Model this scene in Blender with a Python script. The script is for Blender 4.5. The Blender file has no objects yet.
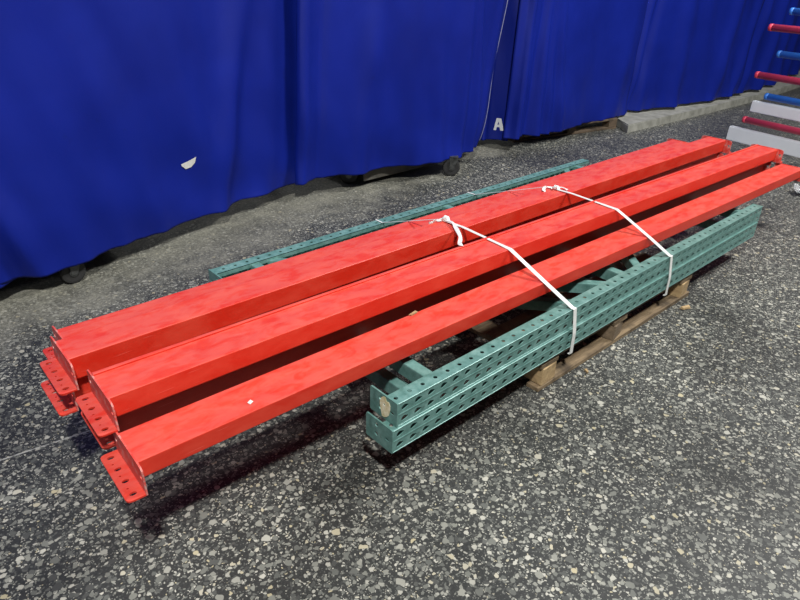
import bpy, bmesh, math, random
from mathutils import Vector, Matrix, noise
from mathutils.geometry import delaunay_2d_cdt

random.seed(7)
scn = bpy.context.scene
COL = scn.collection
PI = math.pi

# ------------------------------------------------------------------ camera
cam_d = bpy.data.cameras.new('camera')
cam = bpy.data.objects.new('camera', cam_d)
COL.objects.link(cam)
_r = Vector((0.7413, -0.6706, 0.0268)).normalized()
_f = Vector((0.5993, 0.6422, -0.4785)).normalized()
_u = _r.cross(_f).normalized()
_r = _f.cross(_u).normalized()
M = Matrix((( _r.x, _u.x, -_f.x), (_r.y, _u.y, -_f.y), (_r.z, _u.z, -_f.z))).to_4x4()
M.translation = Vector((-0.912, -0.984, 1.340))
cam.matrix_world = M
cam_d.sensor_width = 36.0
cam_d.lens = 627.05 / 800 * 36
cam_d.clip_start = 0.02
scn.camera = cam

# ------------------------------------------------------------------ world, lamps, exposure
scn.view_settings.view_transform = 'Standard'
scn.view_settings.look = 'None'
scn.view_settings.gamma = 1.0
scn.view_settings.use_curve_mapping = False
scn.view_settings.exposure = 0.0

w = bpy.data.worlds.new('hall_light')
scn.world = w
w.use_nodes = True
w.node_tree.nodes['Background'].inputs[0].default_value = (0.93, 0.96, 1.0, 1)
w.node_tree.nodes['Background'].inputs[1].default_value = 0.042

def area(name, loc, target, size, power, color=(1, 1, 1)):
    d = bpy.data.lights.new(name, 'AREA')
    d.shape = 'RECTANGLE'; d.size = size[0]; d.size_y = size[1]
    d.energy = power; d.color = color
    o = bpy.data.objects.new(name, d); COL.objects.link(o)
    o.location = loc
    o.rotation_euler = (Vector(target) - Vector(loc)).to_track_quat('-Z', 'Y').to_euler()
    return o

area('ceiling_and_fill_light', (-1.55, -2.3, 5.2), (0.9, 0.3, 0), (0.32, 0.32), 390, (1.0, 0.985, 0.95))
area('ceiling_and_fill_light', (4.2, -1.4, 5.2), (3.2, 0.9, 0), (1.4, 0.9), 350, (1.0, 0.985, 0.96))
area('ceiling_and_fill_light', (-3.0, 1.6, 5.2), (0.5, 0.8, 0), (2.0, 2.0), 22, (0.97, 0.98, 1.0))  # soft fill added to lift the pale rails, not a known lamp
area('ceiling_and_fill_light', (3.0, 6.0, 5.2), (2.5, 0.0, 0), (1.5, 1.0), 45, (0.97, 0.98, 1.0))

# ------------------------------------------------------------------ materials
class NT:
    def __init__(s, name):
        s.m = bpy.data.materials.new(name); s.m.use_nodes = True
        s.t = s.m.node_tree; s.b = s.t.nodes['Principled BSDF']
        s.tc = s.t.nodes.new('ShaderNodeTexCoord')
    def n(s, typ, **kw):
        nd = s.t.nodes.new(typ)
        for k, v in kw.items():
            if k.startswith('i_'):
                nd.inputs[k[2:].replace('_', ' ')].default_value = v
            else: setattr(nd, k, v)
        return nd
    def l(s, a, b): s.t.links.new(a, b)
    def co(s, kind='Object', scale=(1, 1, 1), rot=(0, 0, 0)):
        mp = s.n('ShaderNodeMapping'); s.l(s.tc.outputs[kind], mp.inputs[0])
        mp.inputs['Scale'].default_value = scale; mp.inputs['Rotation'].default_value = rot
        return mp.outputs[0]
    def noise(s, co, scale, detail=4, rough=0.6, dist=0.0):
        nd = s.n('ShaderNodeTexNoise'); s.l(co, nd.inputs['Vector'])
        nd.inputs['Scale'].default_value = scale; nd.inputs['Detail'].default_value = detail
        nd.inputs['Roughness'].default_value = rough; nd.inputs['Distortion'].default_value = dist
        return nd.outputs['Fac']
    def ramp(s, fac, stops, interp='LINEAR'):
        nd = s.n('ShaderNodeValToRGB'); s.l(fac, nd.inputs[0])
        nd.color_ramp.interpolation = interp
        e = nd.color_ramp.elements
        while len(e) > 1: e.remove(e[-1])
        e[0].position = stops[0][0]; e[0].color = c4(stops[0][1])
        for p, c in stops[1:]:
            x = e.new(p); x.color = c4(c)
        return nd.outputs[0]
    def mix(s, fac, a, b, mode='MIX'):
        nd = s.n('ShaderNodeMix', data_type='RGBA', blend_type=mode)
        for i, v in ((0, fac), (6, a), (7, b)):
            if isinstance(v, (int, float)): nd.inputs[i].default_value = v
            elif isinstance(v, tuple): nd.inputs[i].default_value = c4(v)
            else: s.l(v, nd.inputs[i])
        return nd.outputs[2]
    def math(s, op, a, b=0.0, clamp=False):
        nd = s.n('ShaderNodeMath', operation=op, use_clamp=clamp)
        for i, v in ((0, a), (1, b)):
            if isinstance(v, (int, float)): nd.inputs[i].default_value = v
            else: s.l(v, nd.inputs[i])
        return nd.outputs[0]
    def bump(s, h, strength=0.3, dist=0.01):
        nd = s.n('ShaderNodeBump'); s.l(h, nd.inputs['Height'])
        nd.inputs['Strength'].default_value = strength; nd.inputs['Distance'].default_value = dist
        s.l(nd.outputs[0], s.b.inputs['Normal'])
    def set(s, col=None, rough=None, metal=None, spec=None):
        for k, v in (('Base Color', col), ('Roughness', rough), ('Metallic', metal), ('Specular IOR Level', spec)):
            if v is None: continue
            if isinstance(v, (int, float)): s.b.inputs[k].default_value = v
            elif isinstance(v, tuple): s.b.inputs[k].default_value = c4(v)
            else: s.l(v, s.b.inputs[k])
        return s.m
def c4(c):
    if isinstance(c, (int, float)): return (c, c, c, 1)
    return tuple(c) if len(c) == 4 else (*c, 1)

def mat_plain(name, c, c2=None, rough=0.5, scale=20, metal=0.0):
    s = NT(name); co = s.co()
    n = s.noise(co, scale)
    s.set(s.ramp(n, [(0.3, c), (0.7, c2 or c)]), rough, metal)
    s.bump(n, 0.1, 0.002)
    return s.m

def mat_red(name='red_paint'):
    s = NT(name)
    inf = s.n('ShaderNodeObjectInfo')
    ad = s.n('ShaderNodeVectorMath', operation='ADD'); s.l(s.tc.outputs['Object'], ad.inputs[0])
    sc = s.n('ShaderNodeVectorMath', operation='SCALE'); sc.inputs[0].default_value = (7, 3, 5)
    s.l(inf.outputs['Random'], sc.inputs['Scale']); s.l(sc.outputs[0], ad.inputs[1])
    mp = s.n('ShaderNodeMapping'); s.l(ad.outputs[0], mp.inputs[0]); mp.inputs['Scale'].default_value = (1, 2.2, 2.2)
    co = mp.outputs[0]
    dust = s.noise(co, 7.5, 8, 0.66, 0.3)
    d = s.ramp(dust, [(0.40, 0.0), (0.66, 1.0)])
    base = s.mix(d, (0.62, 0.025, 0.011), (0.68, 0.056, 0.030))
    # up-facing faces: dust plus pink ceiling reflection painted into the colour, in patches
    geo = s.n('ShaderNodeNewGeometry'); sx = s.n('ShaderNodeSeparateXYZ'); s.l(geo.outputs['True Normal'], sx.inputs[0])
    up = s.math('MULTIPLY', s.math('SUBTRACT', sx.outputs[2], 0.3), 1.6, True)
    blot = s.noise(co, 14, 5, 0.6, 0.5)
    b2 = s.ramp(blot, [(0.38, 0.25), (0.55, 1.0)])
    f = s.math('MULTIPLY', up, s.math('MULTIPLY', b2, 0.13))
    base = s.mix(f, base, (0.72, 0.42, 0.38))
    # fine scratches along the beam
    sc2 = s.noise(s.co(scale=(2, 60, 60)), 6, 2, 0.5, 0.3)
    k = s.ramp(sc2, [(0.70, 0.0), (0.76, 0.35)])
    base = s.mix(k, base, (0.85, 0.25, 0.2))
    s.set(base, s.ramp(dust, [(0.3, 0.34), (0.7, 0.5)]), 0.0, 0.4)
    s.bump(s.noise(co, 14, 3), 0.06, 0.004)
    return s.m

def mat_green(name='green_paint'):
    s = NT(name); co = s.co()
    n = s.noise(co, 30, 6, 0.65)
    base = s.ramp(n, [(0.32, (0.085, 0.200, 0.180)), (0.50, (0.135, 0.285, 0.26)), (0.68, (0.20, 0.37, 0.345))])
    n2 = s.noise(s.co(scale=(1, 3, 3)), 45, 3, 0.7, 0.6)
    k = s.ramp(n2, [(0.66, 0.0), (0.74, 0.5)])
    base = s.mix(k, base, (0.36, 0.50, 0.46))
    k2 = s.ramp(s.noise(co, 17, 4), [(0.62, 0.0), (0.72, 0.6)])
    base = s.mix(k2, base, (0.05, 0.11, 0.10))
    s.set(base, 0.38, 0.15)
    s.bump(n, 0.12, 0.002)
    return s.m

def mat_curtain(name='blue_cloth'):
    s = NT(name); co = s.co()
    n = s.noise(co, 1.6, 3)
    base = s.ramp(n, [(0.3, (0.0026, 0.011, 0.185)), (0.7, (0.005, 0.017, 0.26))])
    st = s.ramp(s.noise(co, 4.5, 5, 0.7), [(0.66, 0.0), (0.80, 0.45)])
    base = s.mix(st, base, (0.006, 0.010, 0.07))
    s.set(base, 0.5, 0.0, 0.22)
    s.b.inputs['Sheen Weight'].default_value = 0.0
    s.b.inputs['Sheen Roughness'].default_value = 0.5
    s.b.inputs['Sheen Tint'].default_value = (0.25, 0.35, 1, 1)
    wv = s.noise(co, 260, 2)
    s.bump(s.math('ADD', s.math('MULTIPLY', wv, 0.12), s.noise(s.co(scale=(2, 2, 0.7)), 5, 4)), 0.16, 0.02)
    return s.m

def mat_wood(name, a, b, axis=0):
    s = NT(name)
    sc = [9, 9, 9]; sc[axis] = 1
    co = s.co(scale=tuple(sc))
    n = s.noise(co, 7, 6, 0.65, 0.7)
    base = s.ramp(n, [(0.28, a), (0.72, b)])
    g = s.ramp(s.noise(s.co(), 9, 4), [(0.48, 0.0), (0.66, 0.75)])
    base = s.mix(g, base, tuple(x * 0.22 for x in a))
    s.set(base, 0.8)
    s.bump(n, 0.4, 0.003)
    return s.m

def mat_floor():
    s = NT('terrazzo'); obj = s.co()
    wob = s.n('ShaderNodeTexNoise'); s.l(obj, wob.inputs['Vector']); wob.inputs['Scale'].default_value = 60; wob.inputs['Detail'].default_value = 2
    sub = s.n('ShaderNodeVectorMath', operation='SUBTRACT'); s.l(wob.outputs['Color'], sub.inputs[0]); sub.inputs[1].default_value = (.5, .5, .5)
    scl = s.n('ShaderNodeVectorMath', operation='SCALE'); s.l(sub.outputs[0], scl.inputs[0]); scl.inputs['Scale'].default_value = 0.016
    add = s.n('ShaderNodeVectorMath', operation='ADD'); s.l(obj, add.inputs[0]); s.l(scl.outputs[0], add.inputs[1])
    co = add.outputs[0]
    def layer(scale, off, keep, rmin, rmax):
        mp = s.n('ShaderNodeMapping'); s.l(co, mp.inputs[0]); mp.inputs['Location'].default_value = off
        mp.inputs['Rotation'].default_value = (0, 0, off[0])
        v = s.n('ShaderNodeTexVoronoi', feature='F1', voronoi_dimensions='2D', distance='EUCLIDEAN'); s.l(mp.outputs[0], v.inputs['Vector']); v.inputs['Scale'].default_value = scale
        sep = s.n('ShaderNodeSeparateColor'); s.l(v.outputs['Color'], sep.inputs[0])
        r = s.n('ShaderNodeMapRange'); s.l(sep.outputs[0], r.inputs[0]); r.inputs[1].default_value = keep; r.inputs[2].default_value = 1.0
        r.inputs[3].default_value = rmin; r.inputs[4].default_value = rmax
        on = s.math('GREATER_THAN', sep.outputs[0], keep)
        m = s.math('MULTIPLY', s.math('SUBTRACT', r.outputs[0], v.outputs['Distance']), 14, True)
        return s.math('MULTIPLY', m, on), sep.outputs[1], sep.outputs[2]
    stain = s.noise(obj, 1.3, 5, 0.6, 0.4)
    matrix = s.ramp(s.noise(obj, 180, 3, 0.7), [(0.3, (0.026, 0.028, 0.028)), (0.7, (0.052, 0.054, 0.052))])
    pal = [(0.0, (0.060, 0.062, 0.060)), (0.30, (0.12, 0.125, 0.115)), (0.55, (0.21, 0.215, 0.19)), (0.78, (0.33, 0.33, 0.29)), (0.93, (0.50, 0.49, 0.43)), (1.0, (0.45, 0.40, 0.26))]
    col = matrix
    for sc_, off, keep, r0, r1 in ((185, (3.1, 1.7, 0), 0.62, 0.25, 0.55), (105, (1.2, 4.2, 0), 0.60, 0.22, 0.55), (62, (0.4, 2.9, 0), 0.56, 0.24, 0.52), (40, (2.3, 0.6, 0), 0.81, 0.26, 0.48)):
        m, ca, cb = layer(sc_, off, keep, r0, r1)
        col = s.mix(m, col, s.ramp(ca, pal))
    # worn and grimy areas
    grime = s.ramp(stain, [(0.36, 0.55), (0.60, 1.0)])
    col = s.mix(1.0, col, grime, 'MULTIPLY')
    # dusty strip that runs along the curtains
    sp = s.n('ShaderNodeSeparateXYZ'); s.l(obj, sp.inputs[0])
    ln = s.math('SUBTRACT', s.math('SUBTRACT', sp.outputs[1], s.math('MULTIPLY', sp.outputs[0], 0.18)), 1.50)
    ln = s.math('ADD', ln, s.math('MULTIPLY', s.math('SUBTRACT', s.noise(obj, 3.2, 4), 0.5), 0.75))
    band = s.math('MULTIPLY', ln, 5.0, True)
    fadex = s.math('MULTIPLY', s.math('SUBTRACT', 3.7, sp.outputs[0]), 1.6, True)
    band = s.math('MULTIPLY', band, fadex)
    band = s.math('MULTIPLY', band, s.ramp(s.noise(obj, 6, 6, 0.7), [(0.35, 0.25), (0.65, 0.85)]))
    col = s.mix(band, col, s.ramp(s.noise(obj, 70, 4, 0.7), [(0.35, (0.13, 0.13, 0.105)), (0.65, (0.34, 0.33, 0.27))]))
    # old pale seam scratched in the floor
    seam = s.math('ABSOLUTE', s.math('ADD', s.math('SUBTRACT', sp.outputs[1], 0.718), s.math('MULTIPLY', sp.outputs[0], 0.138)))
    sm = s.math('MULTIPLY', s.math('LESS_THAN', seam, 0.0030), s.ramp(s.noise(obj, 25, 3), [(0.36, 0.15), (0.50, 0.9)]))
    sm = s.math('MULTIPLY', sm, s.math('LESS_THAN', sp.outputs[0], -0.2))
    col = s.mix(sm, col, (0.36, 0.36, 0.34))
    s.set(col, s.ramp(stain, [(0.3, 0.42), (0.7, 0.58)]), 0.0, 0.35)
    s.bump(s.noise(obj, 120, 4), 0.12, 0.002)
    return s.m

RED = mat_red()
def mat_worn(name='worn_red_paint'):
    s = NT(name); co = s.co()
    n = s.noise(co, 38, 5, 0.7, 0.5)
    base = s.ramp(n, [(0.36, (0.62, 0.035, 0.025)), (0.52, (0.66, 0.11, 0.09)), (0.66, (0.58, 0.33, 0.30))])
    s.set(base, 0.42, 0.0, 0.4); s.bump(n, 0.15, 0.002)
    return s.m
WORN = mat_worn()
GREEN = mat_green()
BLUE = mat_curtain()
FLOOR = mat_floor()
WOOD = mat_wood('pallet_wood', (0.10, 0.070, 0.042), (0.29, 0.21, 0.12), 0)
WOODB = mat_wood('pallet_block_wood', (0.30, 0.20, 0.10), (0.55, 0.40, 0.21), 1)
WOODSHADE = mat_wood('shaded_wood', (0.055, 0.04, 0.028), (0.17, 0.12, 0.075), 0)  # darker wood copy, shade under the curtain put into its colour
WOODOLD = mat_wood('old_wood', (0.10, 0.075, 0.05), (0.26, 0.19, 0.12), 0)
STRAP = mat_plain('strap_plastic', (0.66, 0.68, 0.66), (0.80, 0.82, 0.80), 0.35, 60)
RUBBER = mat_plain('black_rubber', (0.015, 0.015, 0.016), (0.03, 0.03, 0.03), 0.6)
STEEL = mat_plain('grey_steel', (0.05, 0.052, 0.052), (0.13, 0.135, 0.135), 0.4, 40, 0.6)
TUBERED = mat_plain('tube_red_paint', (0.78, 0.06, 0.11), (0.85, 0.08, 0.14), 0.4, 15)
TUBEBLUE = mat_plain('tube_blue_paint', (0.04, 0.22, 0.75), (0.06, 0.26, 0.82), 0.4, 15)
PALE = mat_plain('pale_grey_paint', (0.82, 0.86, 0.88), (0.88, 0.91, 0.93), 0.45, 10)
KERB = mat_plain('concrete', (0.20, 0.20, 0.175), (0.36, 0.36, 0.32), 0.8, 12)
CREAM = mat_plain('cream_blotch', (0.60, 0.52, 0.25), (0.92, 0.88, 0.70), 0.6, 60)
PAPER = mat_plain('white_paper', (0.62, 0.62, 0.58), (0.78, 0.78, 0.74), 0.7, 40)
WHITE = mat_plain('white_print', (0.75, 0.77, 0.80), (0.8, 0.82, 0.85), 0.6)
SEAM = mat_plain('seam_thread', (0.16, 0.18, 0.34), (0.30, 0.31, 0.42), 0.7, 30)
BOARD = mat_plain('dusty_board', (0.07, 0.068, 0.058), (0.14, 0.13, 0.11), 0.8, 8)
s = NT('clear_film'); s.set((0.9, 0.92, 0.93), 0.15); s.b.inputs['Transmission Weight'].default_value = 0.75; s.b.inputs['IOR'].default_value = 1.2
FILM = s.m

# ------------------------------------------------------------------ object helpers
def link_mesh(name, bm, mat, parent=None, smooth=False):
    me = bpy.data.meshes.new(name)
    bmesh.ops.recalc_face_normals(bm, faces=bm.faces)
    if smooth:
        for f in bm.faces: f.smooth = True
    bm.to_mesh(me); bm.free()
    me.materials.append(mat)
    o = bpy.data.objects.new(name, me); COL.objects.link(o)
    if parent is not None: o.parent = parent
    return o

def thing(name, label, cat, loc=(0, 0, 0), rz=0.0, group=None):
    o = bpy.data.objects.new(name, None); COL.objects.link(o)
    o.empty_display_size = 0.05
    o.location = loc; o.rotation_euler = (0, 0, rz)
    o['label'] = label; o['category'] = cat
    if group: o['group'] = group
    return o

def tag(o, label, cat, group=None):
    o['label'] = label; o['category'] = cat
    if group: o['group'] = group
    return o

def box(bm, x0, x1, y0, y1, z0, z1, bev=0.0, rot=None, jit=0.0):
    g = bmesh.ops.create_cube(bm, size=1.0)
    vs = g['verts']
    c = Vector(((x0+x1)/2, (y0+y1)/2, (z0+z1)/2))
    for v in vs:
        p = Vector((v.co.x*(x1-x0), v.co.y*(y1-y0), v.co.z*(z1-z0)))
        if jit: p += Vector((random.uniform(-jit, jit), random.uniform(-jit, jit), random.uniform(-jit, jit)))
        if rot is not None: p = rot @ p
        v.co = c + p
    if bev:
        es = list({e for v in vs for e in v.link_edges})
        bmesh.ops.bevel(bm, geom=es, offset=bev, segments=1, affect='EDGES')
    return bm

def prism_x(bm, prof, x0, x1, nx=1):
    """closed (y,z) profile pushed along x"""
    rings = []
    for i in range(nx + 1):
        x = x0 + (x1 - x0) * i / nx
        rings.append([bm.verts.new((x, y, z)) for y, z in prof])
    n = len(prof)
    for a, b in zip(rings, rings[1:]):
        for i in range(n):
            bm.faces.new((a[i], a[(i+1) % n], b[(i+1) % n], b[i]))
    bm.faces.new(rings[0]); bm.faces.new(list(reversed(rings[-1])))

def round_poly(pts, radii, seg=3):
    """pts with corner radii -> rounded closed outline"""
    out = []; n = len(pts)
    for i, p in enumerate(pts):
        r = radii[i] if isinstance(radii, (list, tuple)) else radii
        p = Vector(p); a = Vector(pts[i-1]); b = Vector(pts[(i+1) % n])
        if r <= 0: out.append(tuple(p)); continue
        da = (a-p).normalized()*r; db = (b-p).normalized()*r
        for k in range(seg+1):
            t = k/seg
            q = (p+da)*(1-t)**2 + p*2*t*(1-t) + (p+db)*t*t
            out.append(tuple(q))
    return out

def holed(bm, outline, holes, place, thick, walls=True):
    """flat plate in (u,v) with holes; place(u,v,w) -> xyz ; w runs 0..-thick"""
    pts = []; edges = []
    for loop in [outline] + holes:
        b = len(pts); n = len(loop)
        pts += [Vector(p) for p in loop]
        edges += [(b+i, b+(i+1) % n) for i in range(n)]
    vs, es, fs, *_ = delaunay_2d_cdt(pts, edges, [], 0, 1e-7)
    def inside(p, loop):
        c = False; j = len(loop)-1
        for i in range(len(loop)):
            xi, yi = loop[i]; xj, yj = loop[j]
            if (yi > p[1]) != (yj > p[1]) and p[0] < (xj-xi)*(p[1]-yi)/(yj-yi)+xi: c = not c
            j = i
        return c
    top = [bm.verts.new(place(v[0], v[1], 0.0)) for v in vs]
    bot = [bm.verts.new(place(v[0], v[1], -thick)) for v in vs]
    for f in fs:
        c = sum((vs[i] for i in f), Vector((0, 0)))/len(f)
        if not inside(c, outline) or any(inside(c, h) for h in holes): continue
        bm.faces.new([top[i] for i in f]); bm.faces.new([bot[i] for i in reversed(f)])
    if walls:
        off = 0
        for li, loop in enumerate([outline] + holes):
            n = len(loop)
            if li == 0 and walls == 'holes': off += n; continue
            for i in range(n):
                a, b = off+i, off+(i+1) % n
                try: bm.faces.new((top[a], top[b], bot[b], bot[a]))
                except ValueError: pass
            off += n

def circ(cx, cy, r, n=10, sx=1.0, sy=1.0):
    return [(cx + r*sx*math.cos(2*PI*i/n), cy + r*sy*math.sin(2*PI*i/n)) for i in range(n)]

def tear(cx, cy, r, ln, lean):
    """teardrop slot: round head and a narrow tail along u"""
    pts = []
    for i in range(7):
        a = PI/2 + PI*i/6
        pts.append((cx - ln*0.25 + r*math.cos(a), cy + r*math.sin(a)))
    for i in range(4):
        a = -PI/2 + PI*i/3
        pts.append((cx + ln*0.45 + r*0.45*math.cos(a), cy + r*0.45*math.sin(a)))
    return [(cx + (x-cx) + (y-cy)*lean, y) for x, y in pts]

def tube(bm, p0, p1, r, n=14, r1=None):
    p0 = Vector(p0); p1 = Vector(p1); d = (p1-p0)
    q = d.to_track_quat('Z', 'Y').to_matrix()
    r1 = r if r1 is None else r1
    A = [bm.verts.new(p0 + q @ Vector((r*math.cos(2*PI*i/n), r*math.sin(2*PI*i/n), 0))) for i in range(n)]
    B = [bm.verts.new(p1 + q @ Vector((r1*math.cos(2*PI*i/n), r1*math.sin(2*PI*i/n), 0))) for i in range(n)]
    for i in range(n): bm.faces.new((A[i], A[(i+1) % n], B[(i+1) % n], B[i]))
    bm.faces.new(list(reversed(A))); bm.faces.new(B)

def smooth_path(pts, sub=6):
    """Catmull-Rom through points"""
    P = [Vector(p) for p in pts]; out = []
    for i in range(len(P)-1):
        a = P[max(i-1, 0)]; b = P[i]; c = P[i+1]; d = P[min(i+2, len(P)-1)]
        for k in range(sub):
            t = k/sub
            out.append(0.5*((2*b)+(c-a)*t+(2*a-5*b+4*c-d)*t*t+(3*b-a-3*c+d)*t**3))
    out.append(P[-1]); return out

def ribbon(bm, pts, width, side, th=0.0012, wf=None):
    """flat strap: pts path, side = width direction (Vector or list)"""
    rings = []
    n = len(pts)
    for i, p in enumerate(pts):
        p = Vector(p)
        t = (Vector(pts[min(i+1, n-1)]) - Vector(pts[max(i-1, 0)])).normalized()
        sd = Vector(side[i] if isinstance(side, list) else side)
        sd = (sd - t*sd.dot(t)).normalized()
        nn = t.cross(sd)
        wd = width*(wf[i] if wf else 1)/2
        rings.append([bm.verts.new(p + sd*a*wd + nn*b*th/2) for a, b in ((-1, -1), (1, -1), (1, 1), (-1, 1))])
    for a, b in zip(rings, rings[1:]):
        for i in range(4): bm.faces.new((a[i], a[(i+1) % 4], b[(i+1) % 4], b[i]))
    bm.faces.new(rings[0]); bm.faces.new(list(reversed(rings[-1])))

# ------------------------------------------------------------------ floor
bm = bmesh.new()
NX, NY = 40, 40
grid = [[bm.verts.new((-6 + 22*i/NX, -5 + 17*j/NY, 0)) for j in range(NY+1)] for i in range(NX+1)]
for i in range(NX):
    for j in range(NY): bm.faces.new((grid[i][j], grid[i+1][j], grid[i+1][j+1], grid[i][j+1]))
fl = link_mesh('floor', bm, FLOOR); fl['kind'] = 'structure'

# low concrete kerb below the far curtains
bm = bmesh.new()
kp = [(4.50, 1.855), (5.6, 1.81), (6.77, 1.775), (7.6, 1.76), (8.72, 1.81), (12.0, 1.95), (12.0, 2.9), (5.2, 2.9), (4.76, 2.16)]
lo = [bm.verts.new((x, y, 0.0)) for x, y in kp]; hi = [bm.verts.new((x, y + (0.006 if y < 2.1 else 0), 0.07)) for x, y in kp]
n = len(kp)
for i in range(n): bm.faces.new((lo[i], lo[(i+1) % n], hi[(i+1) % n], hi[i]))
bm.faces.new(hi); bm.faces.new(list(reversed(lo)))
bmesh.ops.bevel(bm, geom=[e for e in bm.edges if e.verts[0].co.z > .06 and e.verts[1].co.z > .06], offset=0.008, segments=2, affect='EDGES')
kb = link_mesh('trim_1', bm, KERB); kb['kind'] = 'structure'

# ------------------------------------------------------------------ pallet under the stack
def block_bm(w, d, h):
    b = bmesh.new(); box(b, -w/2, w/2, 0, d, 0, h, 0.003, None, 0.003); return b
PX0, PX1 = 0.690, 1.835
pal = thing('wooden_pallet', 'rough wooden pallet under the green upright frames', 'pallet', (PX0, 0, 0))
xs = [0.055, 0.525, PX1-PX0-0.055]
for yi, y in enumerate((0.0, 0.48, 0.96)):
    b = bmesh.new(); box(b, -0.005, PX1-PX0+0.005, y-0.004, y+(0.050 if yi == 0 else 0.092), 0.0, 0.018, 0.002, None, 0.002)
    link_mesh('bottom_board', b, WOOD, pal)
    for k, x in enumerate(xs):
        b = block_bm(0.085 if k != 1 else 0.085, 0.088, 0.070)
        o = link_mesh('block', b, WOODB if k != 1 else WOODOLD, pal); o.location = (x, y, 0.0182)
        o.rotation_euler = (0, 0, random.uniform(-.06, .06) + (0.14 if k == 1 and yi == 0 else 0))
        if k == 1 and yi == 0: mid_block = o
for x in xs:
    b = bmesh.new(); box(b, x-0.05, x+0.05, 0.0, 1.05, 0.0884, 0.1060, 0.002, None, 0.001)
    link_mesh('stringer_board', b, WOOD, pal)
for y, wdt in ((0.002, 0.09), (0.17, 0.09), (0.34, 0.09), (0.51, 0.09), (0.68, 0.09), (0.85, 0.09), (0.965, 0.085)):
    b = bmesh.new(); box(b, -0.004, PX1-PX0+0.004, y, y+wdt, 0.1062, 0.1256, 0.002, None, 0.0008)
    link_mesh('deck_board', b, WOODOLD, pal)
REDSTAIN = mat_plain('red_paint_smear', (0.30, 0.05, 0.03), (0.40, 0.12, 0.07), 0.7, 60)
b = bmesh.new(); box(b, 0.0445, 0.0475, 0.006, 0.06, 0.01, 0.062, 0.001, None, 0.002)
o = link_mesh('paint_smear', b, REDSTAIN, mid_block); o['label'] = 'dull red paint smear on the block side'

# ------------------------------------------------------------------ green upright frames
FL, FW, CH, CD, TH = 2.494, 1.067, 0.0780, 0.048, 0.0025
PITCH = 0.0508

def column_bm():
    """open C column along +x, front face at y=0 (facing -y), z 0..CH, flanges going +y"""
    b = bmesh.new()
    n = int(FL/PITCH)
    rest = FL - n*PITCH
    for i in range(n):
        u0 = i*PITCH; u1 = u0+PITCH
        # front face with two rows of teardrop slots
        hs = [tear(u0+PITCH*0.52, CH*0.255, 0.0088, 0.020, 0.25), tear(u0+PITCH*0.52, CH*0.745, 0.0088, 0.020, 0.25)]
        holed(b, [(u0, 0), (u1, 0), (u1, CH), (u0, CH)], hs, lambda u, v, w: (u, -w, v), TH, 'holes')
        # flange faces with one row of round bolt holes
        cc = circ(u0+0.010, 0.0, 0.0052, 9)
        h = [[(x, y+0.024) for x, y in circ(u0+0.0125, 0, 0.0066, 10)]]
        holed(b, [(u0, TH), (u1, TH), (u1, CD), (u0, CD)], h, lambda u, v, w: (u, v, CH+w), TH, 'holes')
        holed(b, [(u0, TH), (u1, TH), (u1, CD), (u0, CD)], h, lambda u, v, w: (u, v, -w), TH, 'holes')
    bmesh.ops.remove_doubles(b, verts=b.verts, dist=1e-5)
    x0 = n*PITCH
    box(b, x0, FL, 0, TH, 0, CH); box(b, x0, FL, TH, CD, CH-TH, CH); box(b, x0, FL, TH, CD, 0, TH)
    # return lips of the C and the raised bead down the middle of the face
    box(b, 0, FL, CD-TH, CD, TH, 0.018); box(b, 0, FL, CD-TH, CD, CH-0.018, CH-TH)
    box(b, 0, FL, -0.0012, 0.0004, CH/2-0.0024, CH/2+0.0024, 0.0006)
    # rounded long corners
    for z in (0.0, CH):
        prism_x(b, [(0.0004, z-0.003 if z else 0.003), (-0.0012, z-0.0022 if z else 0.0022), (-0.0012, z+(-0.0006 if z else 0.0006)), (0.0008, z+(0.0004 if z else -0.0004)), (0.004, z+(0.0002 if z else -0.0002))], 0, FL)
    return b

def brace_bm(p0, p1, w, h, t=0.003):
    """C channel brace from p0 to p1 in plan, back up, h tall"""
    b = bmesh.new()
    p0 = Vector((p0[0], p0[1])); p1 = Vector((p1[0], p1[1])); d = p1-p0; L = d.length
    prof = round_poly([(-w/2, 0), (-w/2, h), (w/2, h), (w/2, 0), (w/2-t, 0), (w/2-t, h-t), (-w/2+t, h-t), (-w/2+t, 0)], [0, .004, .004, 0, 0, 0, 0, 0], 2)
    prism_x(b, prof, 0, L)
    a = math.atan2(d.y, d.x)
    bmesh.ops.rotate(b, verts=b.verts, cent=(0, 0, 0), matrix=Matrix.Rotation(a, 3, 'Z'))
    bmesh.ops.translate(b, verts=b.verts, vec=(p0.x, p0.y, 0))
    return b

def foot_bm():
    b = bmesh.new()
    out = round_poly([(-0.002, 0.0), (0.112, 0.0), (0.112, CH+0.003), (-0.002, CH+0.003)], [.003, .006, .006, .003])
    hs = [circ(0.020, 0.038, 0.008, 10, 1.3, 0.55), circ(0.066, 0.030, 0.0075), circ(0.066, 0.062, 0.0075)]
    holed(b, out, hs, lambda u, v, w: (-0.0003 - 0.005 - w, u, v), 0.005)
    return b

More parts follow.
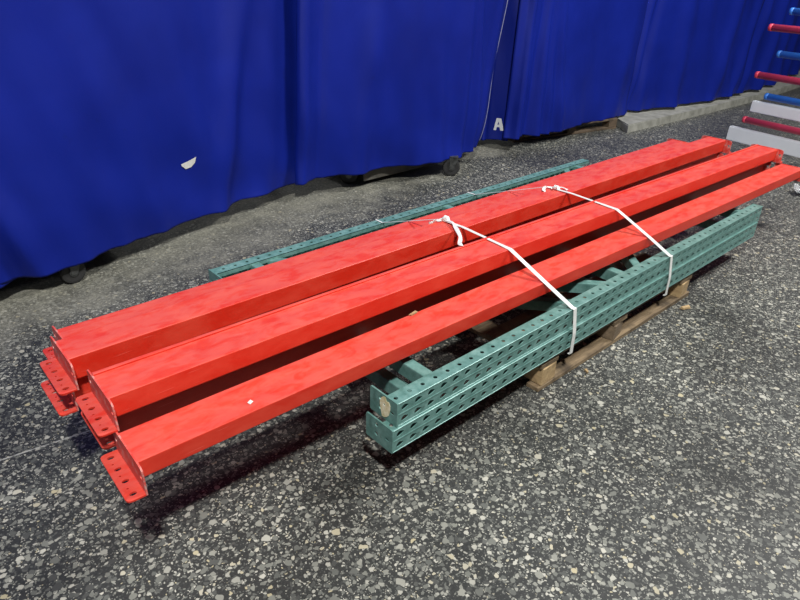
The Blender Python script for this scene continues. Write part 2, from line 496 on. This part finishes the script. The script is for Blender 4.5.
def make_frame(label, loc, rz=0.0):
    t = thing('upright_frame', label, 'rack frame', loc, rz, 'green upright frames on the pallet')
    c = link_mesh('upright_post', column_bm(), GREEN, t)
    c2 = c.copy(); COL.objects.link(c2); c2.parent = t
    c2.location = (FL, FW, CH); c2.rotation_euler = (0, PI, 0)
    c2.rotation_euler = (0, 0, PI); c2.location = (FL, FW, 0)
    for k in (0, 1):
        f = link_mesh('foot_plate', foot_bm(), GREEN, t)
        if k: f.location = (0, FW, 0); f.scale = (1, -1, 1)
        elif 'upper' in label:
            sb = bmesh.new()
            outl = []
            for i in range(16):
                a = 2*PI*i/16; r = 0.022*(1+0.5*noise.noise(Vector((math.cos(a)*1.4, math.sin(a)*1.4, 3))))
                outl.append((0.047 + r*math.cos(a)*1.05, 0.045 + r*math.sin(a)*1.45))
            holed(sb, outl, [circ(0.05, 0.05, 0.004, 6)], lambda u, v, w: (-0.0053-0.0012+(-w*0), u, v) if w == 0 else (-0.0055, u, v), 0.001)
            q = link_mesh('paint_blotch', sb, CREAM, f); q['label'] = 'flaky cream blotch on the green foot plate'
    y0, y1 = 0.035, FW-0.035
    hh = 0.046; zz = CH-0.006-hh
    for x in (0.167, 1.232, 2.350):
        o = link_mesh('brace', brace_bm((x, y0), (x, y1), 0.038, hh), GREEN, t); o.location.z = zz
    for a, b_ in (((1.12, y0), (0.235, y1)), ((1.335, y0), (2.265, y1))):
        o = link_mesh('brace', brace_bm(a, b_, 0.036, hh-0.004), GREEN, t); o.location.z = zz
    return t
ZF1 = 0.1278; ZF2 = ZF1 + CH + 0.0012
make_frame('teal green perforated upright frame, the lower of the two, lying directly on the pallet', (-0.008, -0.006, ZF1))
make_frame('teal perforated upright frame, upper of the two, cream blotch on its foot plate', (0.012, 0, ZF2))
ZT = ZF2 + CH + 0.0008

# ------------------------------------------------------------------ red beams
PW = 0.184; PHT = 0.0765
def plate_bm():
    b = bmesh.new()
    out = round_poly([(-PW/2, 0.0), (PW/2, 0.0), (PW/2, PHT-0.004), (PW/2-0.02, PHT), (-PW/2+0.02, PHT), (-PW/2, PHT-0.004)], [0, 0, .008, .008, .008, .008], 3)
    hs = [circ(-0.078, 0.045, 0.006), circ(0.078, 0.045, 0.006)]
    holed(b, out, hs, lambda u, v, w: (w, u, v), 0.004)
    return b
def flange_bm():
    b = bmesh.new()
    out = round_poly([(-0.042, -PW/2), (0, -PW/2), (0, PW/2), (-0.042, PW/2)], [.014, 0, 0, .014], 4)
    hs = []
    for i in range(4):
        y = -0.072+0.048*i
        hs.append(circ(-0.022, y, 0.0062, 10, 1.35, 0.9))
        if i < 3: hs.append(circ(-0.026, y+0.022, 0.0026, 6))
    holed(b, out, hs, lambda u, v, w: (u-0.0035, v, 0.0045+w), 0.0045)
    return b
def stud_bm():
    b = bmesh.new()
    tube(b, (0, 0, 0), (0, 0, 0.003), 0.0055, 10, 0.0045)
    return b
def beam_body(L, bw, T, face, lip):
    b = bmesh.new()
    r = 0.004
    pts = [(0, T), (0, T-face), (0.034, T-face), (0.034, 0.0), (bw, 0.0)]
    rad = [r, r, 0.002, r, r]
    if face >= T-0.002: pts = [(0, T), (0, 0), (bw, 0)]; rad = [r, r, r]
    if lip: pts += [(bw, T+0.006), (bw-0.011, T+0.006), (bw-0.011, T)]; rad += [0.002, 0.002, 0.001]
    else: pts += [(bw, T)]; rad += [r]
    prism_x(b, round_poly(pts, rad, 3), 0.0003, L-0.0003, 24)
    # slight waviness of the rolled steel
    for v in b.verts:
        v.co.z += 0.0006*noise.noise(Vector((v.co.x*1.7, 0, 1)))
        v.co.y += 0.0010*noise.noise(Vector((v.co.x*1.3, 0, 5)))
    return b
_pl = []
def make_beam(label, loc, slope, L=3.72, bw=0.12, T=0.0735, face=0.050, lip=False, name='rack_crossbeam'):
    """loc = left end, front edge, underside"""
    t = thing(name, label, 'rack beam', loc, math.atan(slope), 'red rack beams tied down on the green frames')
    body = link_mesh('box_section', beam_body(L, bw, T-0.001, face, lip), RED, t)
    body.location.z = 0.001
    for k in (0, 1):
        p = link_mesh('end_plate', plate_bm(), WORN, t)
        f = link_mesh('connector_flange', flange_bm(), RED, t)
        if k: 
            p.rotation_euler = f.rotation_euler = (0, 0, PI)
            p.location = f.location = (L, bw/2, 0)
        else: p.location = f.location = (0, bw/2, 0)
    return t
L2 = ZT + 0.0775
make_beam('red steel rack beam lying alone at the front of the stack, nearest the camera', (-0.624, 0.148, ZT), -0.031, 3.74, 0.122, 0.0735, 0.050)
make_beam('red rack beam hidden under the middle beam, its connector showing below at the left end', (-0.602, 0.352, ZT), -0.031, 3.72, 0.118, 0.0735, 0.0735)
make_beam('red rack beam beneath the rear upper beam, its four-hole connector lowest at far left', (-0.640, 0.548, ZT), -0.0155, 3.70, 0.118, 0.0735, 0.064)
make_beam('rearmost red rack beam, low behind the others with only a strip of its top showing', (-0.585, 0.722, ZT), -0.004, 3.72, 0.115, 0.0735, 0.062)
make_beam('middle red rack beam of the upper layer, thin raised lip along its back edge', (-0.614, 0.303, L2), -0.031, 3.72, 0.119, 0.0735, 0.060, True)
make_beam('rear red rack beam of the upper layer, carrying the knots of both white straps', (-0.632, 0.526, L2), -0.0155, 3.70, 0.110, 0.0735, 0.066)

# ------------------------------------------------------------------ white straps
TOP2 = L2 + 0.0735
TOP1 = ZT + 0.0735
X = Vector((1, 0, 0))
def strap(label, path, tails, knot, seed):
    t = thing('strap', label, 'strap', path[0], 0, 'white straps around the stack')
    o0 = Vector(path[0])
    pts = []; wf = []
    for i in range(len(path)-1):
        a = Vector(path[i]); b = Vector(path[i+1])
        k = 5
        for j in range(k): pts.append(a.lerp(b, j/k)-o0)
    pts.append(Vector(path[-1])-o0)
    b = bmesh.new()
    ysp = [p.y+o0.y for p in pts]
    for p, y in zip(pts, ysp): wf.append(0.42 if y > knot[1]+0.01 else (0.75 if y > 0.30 else 1.0))
    side = [X if (abs((pts[min(i+1, len(pts)-1)]-pts[max(i-1, 0)]).normalized().x) < .9) else Vector((0, 1, 0)) for i in range(len(pts))]
    ribbon(b, pts, 0.0185, side, 0.0014, wf)
    link_mesh('band', b, STRAP, t)
    b = bmesh.new()
    K = Vector(knot)-o0; rnd = random.Random(seed)
    loop = [K + Vector((0.015*math.cos(a)+rnd.uniform(-.005, .005), 0.012*math.sin(2*a), 0.006+0.006*math.sin(a*3))) for a in [2*PI*i/9 for i in range(10)]]
    sp = smooth_path(loop, 4)
    ribbon(b, sp, 0.010, [Vector((math.cos(i*.5), math.sin(i*.4), .4)) for i in range(len(sp))], 0.0016)
    loop = [K + Vector(q) for q in ((-.004, -.02, .004), (.006, -.006, .014), (-.004, .008, .012), (.004, .02, .004))]
    sp = smooth_path(loop, 4); ribbon(b, sp, 0.012, Vector((1, 0, .2)), 0.0016)
    link_mesh('knot', b, STRAP, t)
    for tl in tails:
        b = bmesh.new()
        sp = smooth_path([Vector(p)-o0 for p in tl], 5)
        ribbon(b, sp, 0.015, [Vector((1, 0.15*math.sin(i*.9), 0.25*math.sin(i*.7))) for i in range(len(sp))], 0.0014, [0.55+0.45*min(1, i/8) for i in range(len(sp))])
        link_mesh('loose_end', b, STRAP, t)
    return t
strap('white strap nearer the camera, with a loose end hanging over the middle beam',
      [(0.842, -0.008, 0.1046), (0.842, -0.0165, 0.1050), (0.840, -0.0165, 0.19), (0.836, -0.0045, ZT+0.001), (0.832, 0.004, ZT+0.003), (0.792, 0.1035, TOP1+0.003), (0.778, 0.256, TOP2+0.0005), (0.777, 0.262, TOP2+0.002), (0.790, 0.50, TOP2+0.0062), (0.790, 0.62, TOP2+0.002), (0.834, 1.02, ZT+0.003), (0.838, 1.070, ZT+0.001), (0.845, 1.0785, 0.18), (0.845, 1.0785, 0.1046)],
      [[(0.785, 0.585, TOP2+0.008), (0.778, 0.545, TOP2+0.014), (0.755, 0.505, TOP2+0.012), (0.70, 0.43, TOP2+0.012), (0.660, 0.395, TOP2+0.0095), (0.648, 0.375, TOP2+0.010)], [(0.775, 0.60, TOP2+0.006), (0.755, 0.612, TOP2+0.006), (0.735, 0.615, TOP2+0.004), (0.722, 0.615, TOP2+0.003)]],
      (0.797, 0.60, TOP2+0.001), 3)
strap('white strap farther from the camera, knotted over the rear beam towards its far end',
      [(1.545, -0.008, 0.1046), (1.545, -0.0165, 0.1050), (1.540, -0.0165, 0.19), (1.534, -0.0045, ZT+0.001), (1.530, 0.004, ZT+0.003), (1.472, 0.0825, TOP1+0.003), (1.458, 0.234, TOP2+0.0005), (1.457, 0.240, TOP2+0.002), (1.468, 0.47, TOP2+0.0062), (1.470, 0.60, TOP2+0.002), (1.46, 1.02, ZT+0.003), (1.46, 1.070, ZT+0.001), (1.462, 1.0785, 0.18), (1.462, 1.0785, 0.1046)],
      [[(1.468, 0.565, TOP2+0.006), (1.445, 0.59, TOP2+0.009), (1.42, 0.585, TOP2+0.006), (1.40, 0.57, TOP2+0.003)], [(1.475, 0.555, TOP2+0.008), (1.49, 0.535, TOP2+0.012), (1.495, 0.51, TOP2+0.006)]],
      (1.471, 0.558, TOP2+0.001), 8)

# ------------------------------------------------------------------ blue curtains
def curtain(name, label, bottom, top_shift, z0, folds, seed, drape=0.02, z1=2.3, gather=0.0, nz=56, step=0.02):
    """bottom: (x,y) polyline; top_shift: ((dx,dy),(dx,dy)) at its two ends; folds: (s0, width, depth) in metres along it"""
    P = [Vector((*p, 0)) for p in bottom]
    seg = [0]
    for a, b in zip(P, P[1:]): seg.append(seg[-1]+(b-a).length)
    Ltot = seg[-1]; ns = max(6, int(Ltot/step))
    base = P[0].lerp(P[-1], 0.5); base.z = 0
    b = bmesh.new(); rows = []
    sm = smooth_path([p for p in P], 10)
    cum = [0]
    for a, c in zip(sm, sm[1:]): cum.append(cum[-1]+(c-a).length)
    def at(s):
        s = s*cum[-1]/Ltot
        for k in range(len(sm)-1):
            if cum[k+1] >= s or k == len(sm)-2:
                f = (s-cum[k])/max(1e-9, cum[k+1]-cum[k]); d = (sm[k+1]-sm[k]).normalized()
                return sm[k].lerp(sm[k+1], f), d
    for i in range(ns+1):
        s = Ltot*i/ns; p, d = at(s); nrm = Vector((d.y, -d.x, 0))
        f = i/ns
        tsx = top_shift[0][0]*(1-f)+top_shift[1][0]*f; tsy = top_shift[0][1]*(1-f)+top_shift[1][1]*f
        zz0 = z0 + 0.010*noise.noise(Vector((s*3.1, seed, 0))) + 0.004*noise.noise(Vector((s*17, seed, 3)))
        col = []
        for j in range(nz+1):
            g = j/nz; z = zz0 + (z1-zz0)*(g**1.35)
            h = z - zz0
            q = p + Vector((tsx, tsy, 0))*min(h, 1.15)
            off = 0
            for s0, wd, dp, lean in folds:
                e = (s - s0 - lean*h)/wd
                off += 1.9*dp*math.exp(-e*e)*(1-0.25*min(1, h))
            # slanting creases gathered toward the hem
            hem = math.exp(-h*3.2)
            off += drape*hem*math.sin(7*s+9*h+seed)*noise.noise(Vector((s*1.6, h*1.5, seed)))*2
            off += 0.020*noise.noise(Vector((s*6.5+h*2.0, h*1.1, seed+9)))
            off += 0.030*noise.noise(Vector((s*2.4, h*0.8, seed+4)))
            off += 0.012*math.exp(-h*18)*noise.noise(Vector((s*14, 0, seed)))
            off -= 0.025*math.exp(-h*30)*gather
            q = q + nrm*off
            col.append(b.verts.new((q.x-base.x, q.y-base.y, z)))
        rows.append(col)
    for i in range(ns):
        for j in range(nz): b.faces.new((rows[i][j], rows[i+1][j], rows[i+1][j+1], rows[i][j+1]))
    o = link_mesh(name, b, BLUE, None, True)
    o.location = base
    md = o.modifiers.new('cloth_thickness', 'SOLIDIFY'); md.thickness = 0.002; md.offset = 0
    tag(o, label, 'curtain', 'blue curtains behind the stack')
    return o
curtain('curtain', 'blue curtain cut by the left photo edge, overlapped by the wide dark one',
        [(-2.2, 1.30), (-1.2, 1.58), (-0.70, 1.76), (-0.50, 1.90)], ((0, 0), (-0.16, 0.0)), 0.085, [(1.35, .06, .03, -.1), (.7, .1, .04, 0)], 1.0)
c1 = curtain('curtain', 'wide dark blue curtain with a torn white spot and a caster under its hem',
        [(-0.60, 1.90), (-0.477, 1.862), (-0.246, 1.845), (0.009, 1.909), (0.376, 2.035), (0.806, 2.150), (1.185, 2.205)], ((-0.10, 0.0), (0.09, 0.03)), 0.10,
        [(0.05, .05, .03, -.10), (0.20, .05, .02, -.18), (1.55, .10, .030, .05), (1.22, .07, .028, .22), (1.80, .05, -.010, 0.02)], 2.0, 0.035)
c2 = curtain('curtain', 'blue curtain in the middle with a black wheel under its right corner',
        [(1.110, 2.155), (1.26, 2.120), (1.522, 2.095), (1.835, 2.035), (2.165, 1.975), (2.429, 1.980), (2.640, 2.05), (2.830, 2.175)], ((0.08, 0.0), (0.16, -0.02)), 0.122,
        [(.05, .04, .025, 0), (0.16, .03, -.012, .0), (1.25, .05, .022, -.12), (1.42, .035, .022, -.20), (1.55, .03, .018, -.08), (0.85, .10, .022, -.08), (0.45, .07, .018, .06), (1.05, .06, .018, -.14)], 3.3, 0.03)
strip = curtain('curtain', 'narrow shadowed strip of blue curtain marked with a white letter A near its hem',
        [(2.99, 2.43), (3.085, 2.335), (3.20, 2.195)], ((0.10, 0.0), (0.03, 0.0)), 0.055, [(.05, .03, .012, .03), (.12, .02, .012, -.03)], 4.1, 0.01, 2.3, 0, 60, 0.01)
curtain('curtain', 'bright blue curtain with fine upright folds hanging over the dark floor pallet',
        [(3.105, 2.170), (3.16, 2.115), (3.25, 2.095), (3.479, 2.083), (3.927, 2.064), (4.410, 2.070), (4.790, 2.075)], ((0.03, 0.0), (0.03, 0.0)), 0.092,
        [(.10, .03, .03, .02), (.24, .03, -.02, .02), (.34, .035, .022, -.05), (.46, .03, .020, -.10), (.60, .04, .020, -.18), (1.45, .12, .02, .1)], 5.2, 0.03)
curtain('curtain', 'blue curtain hanging behind the pale concrete kerb, right of the pallet',
        [(4.74, 2.125), (5.000, 2.085), (5.3, 2.04), (5.737, 1.965), (6.25, 1.90), (6.82, 1.850)], ((0.06, 0.0), (0.05, 0.0)), 0.10,
        [(.08, .05, .035, .05), (.22, .05, -.03, .05), (.8, .12, .03, -.1), (1.5, .10, .03, .05), (1.9, .08, .03, .10)], 6.4, 0.03)
curtain('curtain', 'farthest blue curtain behind the red and blue tubes at the right edge',
        [(6.78, 1.885), (7.489, 1.885), (8.4, 1.99), (9.817, 2.205), (11.8, 2.5)], ((0.05, 0.0), (0.0, 0.0)), 0.10,
        [(.15, .08, .04, .1), (.6, .08, .04, .05), (1.1, .1, .04, 0), (1.7, .1, .04, .1), (2.4, .12, .05, 0)], 7.7, 0.03, step=0.03)

# rail that carries the curtains, above the picture
rail = thing('curtain_rail', 'grey steel rail that the blue curtains hang from', 'rail', (0, 0, 0))
rp = [(-2.3, 1.36, 2.31), (-0.5, 1.88, 2.31), (1.2, 2.22, 2.31), (3.1, 2.27, 2.31), (4.9, 2.13, 2.31), (6.9, 1.90, 2.31), (11.9, 2.55, 2.31)]
for a, b_ in zip(rp, rp[1:]):
    b = bmesh.new(); tube(b, a, b_, 0.018); link_mesh('rail_tube', b, STEEL, rail, True)
for x, y, z in rp:
    b = bmesh.new(); tube(b, (x, y+0.35, 0), (x, y+0.35, 2.31), 0.02); tube(b, (x, y, 2.30), (x, y+0.36, 2.30), 0.012); link_mesh('rail_post', b, STEEL, rail, True)
    
# torn white spot on the dark curtain (flat patch of bare lining) and the letter
def poly_on(name, pts, org, ex, mat, parent, th=0.001, holes=(), label=None):
    b = bmesh.new(); ex = Vector(ex).normalized(); nz_ = Vector((ex.y, -ex.x, 0)); org = Vector(org) - parent.location
    holed(b, pts, list(holes), lambda u, v, w: org + ex*u + Vector((0, 0, v)) + nz_*w, th)
    o = link_mesh(name, b, mat, parent)
    if label: o['label'] = label
    return o

# ------------------------------------------------------------------ carts under the curtains
def caster_parts(parent, x, y, r, rz, label=None):
    hold = bmesh.new()
    q = Matrix.Rotation(rz, 3, 'Z')
    def T(v): return Vector((x, y, 0)) + q @ Vector(v)
    # wheel (axis local y)
    b = bmesh.new(); n = 24; prof = [(0.35*r, -.014), (.78*r, -.016), (.95*r, -.014), (r, -.008), (r, .008), (.95*r, .014), (.78*r, .016), (.35*r, .014)]
    rings = []
    for i in range(n):
        a = 2*PI*i/n
        rings.append([b.verts.new(T((pr*math.cos(a), w_, r+pr*math.sin(a)))) for pr, w_ in prof])
    m = len(prof)
    for i in range(n):
        A = rings[i]; B = rings[(i+1) % n]
        for k in range(m): b.faces.new((A[k], A[(k+1) % m], B[(k+1) % m], B[k]))
    wh = link_mesh('wheel', b, RUBBER, parent, False)
    b = bmesh.new(); tube(b, T((0, -.019, r)), T((0, .019, r)), .36*r, 14); tube(b, T((0, -.024, r)), T((0, .024, r)), .12*r, 8)
    link_mesh('hub', b, STEEL, wh)
    b = bmesh.new()
    for sgn in (-1, 1):
        prof = [(-0.012, r-0.01), (0.012, r-0.01), (0.045, 2*r+0.012), (-0.02, 2*r+0.012)]
        A = [b.verts.new(T((px, sgn*.021, pz))) for px, pz in prof]; B = [b.verts.new(T((px, sgn*.0235, pz))) for px, pz in prof]
        for k in range(4): b.faces.new((A[k], A[(k+1) % 4], B[(k+1) % 4], B[k]))
        b.faces.new(A); b.faces.new(list(reversed(B)))
    c = T((.012, 0, 2*r+0.016))
    tube(b, c - Vector((0, 0, .005)), c + Vector((0, 0, .004)), 0.034, 14)
    hold.free()
    link_mesh('fork', b, STEEL, parent)
def cart(label, x0, y0, x1, y1, zt, r, pos):
    t = thing('platform_cart', label, 'cart', (0, 0, 0))
    b = bmesh.new(); box(b, x0, x1, y0, y1, zt, zt+0.035, 0.004); link_mesh('platform', b, BOARD, t)
    for x, y, a in pos: caster_parts(t, x, y, r, a)
    return t
cart('low dark cart on wheels under the wide dark blue curtain, one caster showing at left', -0.95, 1.98, 0.05, 2.6, 0.135, 0.056, [(-0.270, 1.882, 0.1), (-0.88, 2.06, 0.2), (-0.88, 2.52, 0), (-0.02, 2.52, 0)])
t = cart('low dark dolly showing between two casters under the middle blue curtain', 1.58, 2.17, 2.42, 2.75, 0.085, 0.061, [(2.278, 1.950, -.60), (1.60, 2.25, -.6), (2.34, 2.68, 0), (1.64, 2.68, 0)])
b = bmesh.new(); box(b, 1.64, 2.30, 2.135, 2.149, 0.035, 0.12, 0.003); link_mesh('skirt_board', b, BOARD, t)

# pallet in the dark under the bright curtain
p2 = thing('wooden_pallet', 'dark wooden pallet half hidden under the bright blue curtain by the kerb', 'pallet', (3.380, 2.262, 0), -0.205)
for y in (0.0, 0.45, 0.9):
    b = bmesh.new(); box(b, 0, 1.22, y, y+0.09, 0, 0.018, 0.002); link_mesh('bottom_board', b, WOODSHADE, p2)
    for x in (0.05, 0.66, 1.17):
        b = bmesh.new(); box(b, x-0.05, x+0.05, y+.002, y+0.088, 0.0185, 0.078, 0.003, None, 0.002); link_mesh('block', b, WOODSHADE, p2)
for y in (0.0, 0.16, 0.32, 0.48, 0.64, 0.80, 0.95):
    b = bmesh.new(); box(b, 0, 1.22, y, y+0.09, 0.0785, 0.094, 0.002); link_mesh('deck_board', b, WOODSHADE, p2)

# ------------------------------------------------------------------ tube rack at the right edge
D = Vector((-0.187, -0.982, 0)).normalized(); N = Vector((0.982, -0.187, 0)).normalized()
rk = thing('tube_rack', 'rack of red and blue tubes and pale flat rails reaching in from the right edge', 'rack', (4.335-0.187*1.35, 0.842-0.982*1.35, 0))
R0 = rk.location.copy()
def rod(name, p, z, r, Ln, mat, label):
    a = Vector((p[0], p[1], z)) - R0
    b = bmesh.new(); tube(b, a, a + D*Ln, r, 18)
    tube(b, a - D*0.004, a + D*0.02, r*1.03, 18)
    o = link_mesh(name, b, mat, rk, True); o['label'] = label
    for f in o.data.polygons:
        if len(f.vertices) > 4: f.use_smooth = False
for z in (0.330, 0.655, 0.978): rod('tube_arm', (4.335, 0.842), z, 0.024, 2.1, TUBERED, 'red round tube')
for z in (0.500, 0.800, 1.085): rod('tube_arm', (4.443, 0.771), z, 0.024, 2.1, TUBEBLUE, 'blue round tube')
rod('tube_arm', (4.335-0.085, 0.842-0.44), 0.610, 0.022, 1.5, TUBERED, 'red round tube')
def flat(p, z0, z1, th, Ln):
    a = Vector((p[0], p[1], 0)) - R0
    b = bmesh.new()
    vs = []
    for k in (0, 1):
        for nn in (-th/2, th/2):
            for z in (z0, z1): vs.append(b.verts.new(a + D*Ln*k + N*nn + Vector((0, 0, z))))
    idx = [(0, 1, 3, 2), (4, 6, 7, 5), (0, 4, 5, 1), (2, 3, 7, 6), (0, 2, 6, 4), (1, 5, 7, 3)]
    for f in idx: b.faces.new([vs[i] for i in f])
    bmesh.ops.bevel(b, geom=list(b.edges), offset=0.005, segments=2, affect='EDGES')
    o = link_mesh('flat_rail', b, PALE, rk); o['label'] = 'pale grey rectangular rail'
flat((4.356, 0.933), 0.156, 0.262, 0.045, 2.1)
flat((4.455, 0.854), 0.374, 0.456, 0.04, 2.1)
for tt in (1.25, 2.0):
    for nn, zz in ((0.062, 1.2),):
        c = Vector((4.335, 0.842, 0)) + D*tt + N*nn - R0
        b = bmesh.new()
        vs = []
        box(b, c.x-0.035, c.x+0.035, c.y-0.035, c.y+0.035, 0.0, zz, 0.003)
        link_mesh('post', b, PALE, rk)
c0 = Vector((4.335, 0.842, 0)) + N*0.062 - R0
b = bmesh.new()
a0 = c0 + D*1.1; a1 = c0 + D*2.15
for q0, q1 in ((a0, a1),): 
    tube(b, q0+Vector((0, 0, .02)), q1+Vector((0, 0, .02)), 0.02, 4)
for tt in (1.25, 2.0):
    m = c0 + D*tt; tube(b, m - N*0.35 + Vector((0, 0, .02)), m + N*0.35 + Vector((0, 0, .02)), 0.02, 4)
link_mesh('base', b, PALE, rk)

# ------------------------------------------------------------------ bits and pieces
def crumple(name, loc, r, mat, seed, flat_=0.5, sub=3):
    b = bmesh.new(); bmesh.ops.create_icosphere(b, subdivisions=sub, radius=r)
    zmin = 1e9
    for v in b.verts:
        k = 1 + 0.9*noise.noise(v.co/r*1.6 + Vector((seed, 0, 0))) + 0.5*noise.noise(v.co/r*3.7 + Vector((0, seed, 0)))
        v.co *= k; v.co.z *= flat_; zmin = min(zmin, v.co.z)
    for v in b.verts: v.co.z -= zmin
    o = link_mesh(name, b, mat); o.location = loc
    return o
tag(crumple('plastic_wrap', (3.90, 0.19, 0.0005), 0.055, FILM, 2.0, 0.5), 'crumpled clear plastic wrap on the floor beyond the front beam', 'plastic')
def chip(name, loc, sx, sy, sz, rz, mat, label, cat, tilt=0.0, group=None):
    b = bmesh.new(); box(b, -sx/2, sx/2, -sy/2, sy/2, 0, sz, 0, None, min(sx, sy)*0.22)
    z = min(v.co.z for v in b.verts)
    for v in b.verts: v.co.z -= z
    o = link_mesh(name, b, mat); o.location = loc; o.rotation_euler = (0, tilt, rz)
    return tag(o, label, cat, group)
chip('paper_scrap', (-0.331, 0.172, TOP1+0.0006), 0.012, 0.008, 0.0012, 0.4, PAPER, 'tiny white scrap on top of the front red beam', 'scrap')
chip('wood_chip', (0.286, 0.238, TOP1+0.0006), 0.030, 0.012, 0.004, 0.1, WOODB, 'small pale wood chip on the back edge of the front beam', 'chip')
chip('wood_chip', (1.70, -0.055, 0.0006), 0.045, 0.016, 0.008, -0.3, WOODB, 'wood splinter on the floor by the right end of the pallet', 'chip')
chip('wood_chip', (0.93, -0.045, 0.0006), 0.022, 0.009, 0.005, 0.9, WOODB, 'thin wood sliver on the floor in front of the pallet', 'chip')

# patches need the cloth surface: drop a ray on the evaluated curtain meshes
bpy.context.view_layer.update()
dg = bpy.context.evaluated_depsgraph_get()
def surface(o, x, z, d=Vector((0, 1, 0))):
    e = o.evaluated_get(dg)
    ok, p, n_, i_ = e.ray_cast(Vector((x, 0.0, z)) - Vector((o.location.x, 0, 0)) + Vector((0, -o.location.y, 0)), d)
    if not ok: return None
    return p + o.location
def on_cloth(o, name, outline, hole, cx, cz, mat, label, kx=1.0, ky=1.0, lift=0.004):
    """small patch that follows the cloth"""
    b = bmesh.new()
    def place(u, v, w):
        p = surface(o, cx+u, cz+v)
        if p is None: p = Vector((cx+u, 2.2, cz+v))
        return (p.x - o.location.x, p.y - lift + (0.001 if w else 0), p.z) if False else Vector((p.x, p.y - lift + (0.0008 if w else 0), p.z)) - o.location
    holed(b, [(x*kx, y*ky) for x, y in outline], [[(x*kx, y*ky) for x, y in h] for h in hole], place, 0.001)
    q = link_mesh(name, b, mat, o); q['label'] = label
    return q
on_cloth(c1, 'torn_spot', [(-0.022, 0.006), (0.0, 0.014), (0.028, 0.030), (0.023, 0.0), (0.010, -0.020), (-0.008, -0.024), (-0.020, -0.004)], [], 0.405, 0.395, PAPER, 'pale torn spot in the blue cloth', 1.7, 1.0)
on_cloth(strip, 'letter_mark', [(-0.022, -0.030), (-0.008, 0.030), (0.010, 0.030), (0.024, -0.030), (0.011, -0.030), (0.007, -0.014), (-0.005, -0.014), (-0.009, -0.030)], [[(-0.003, -0.002), (0.005, -0.002), (0.001, 0.014)]], 3.158, 0.180, WHITE, 'white letter A', 1.0, 1.6)
# pale seam thread down the right edge of the middle curtain
b = bmesh.new(); pts = []
me = c2.data
edge = [v.co.copy() for v in me.vertices[-57:]]
ribbon(b, [e + Vector((0.0, -0.003, 0)) for e in edge], 0.006, Vector((1, 0, 0)), 0.002)
link_mesh('edge_seam', b, SEAM, c2)['label'] = 'pale stitched edge'
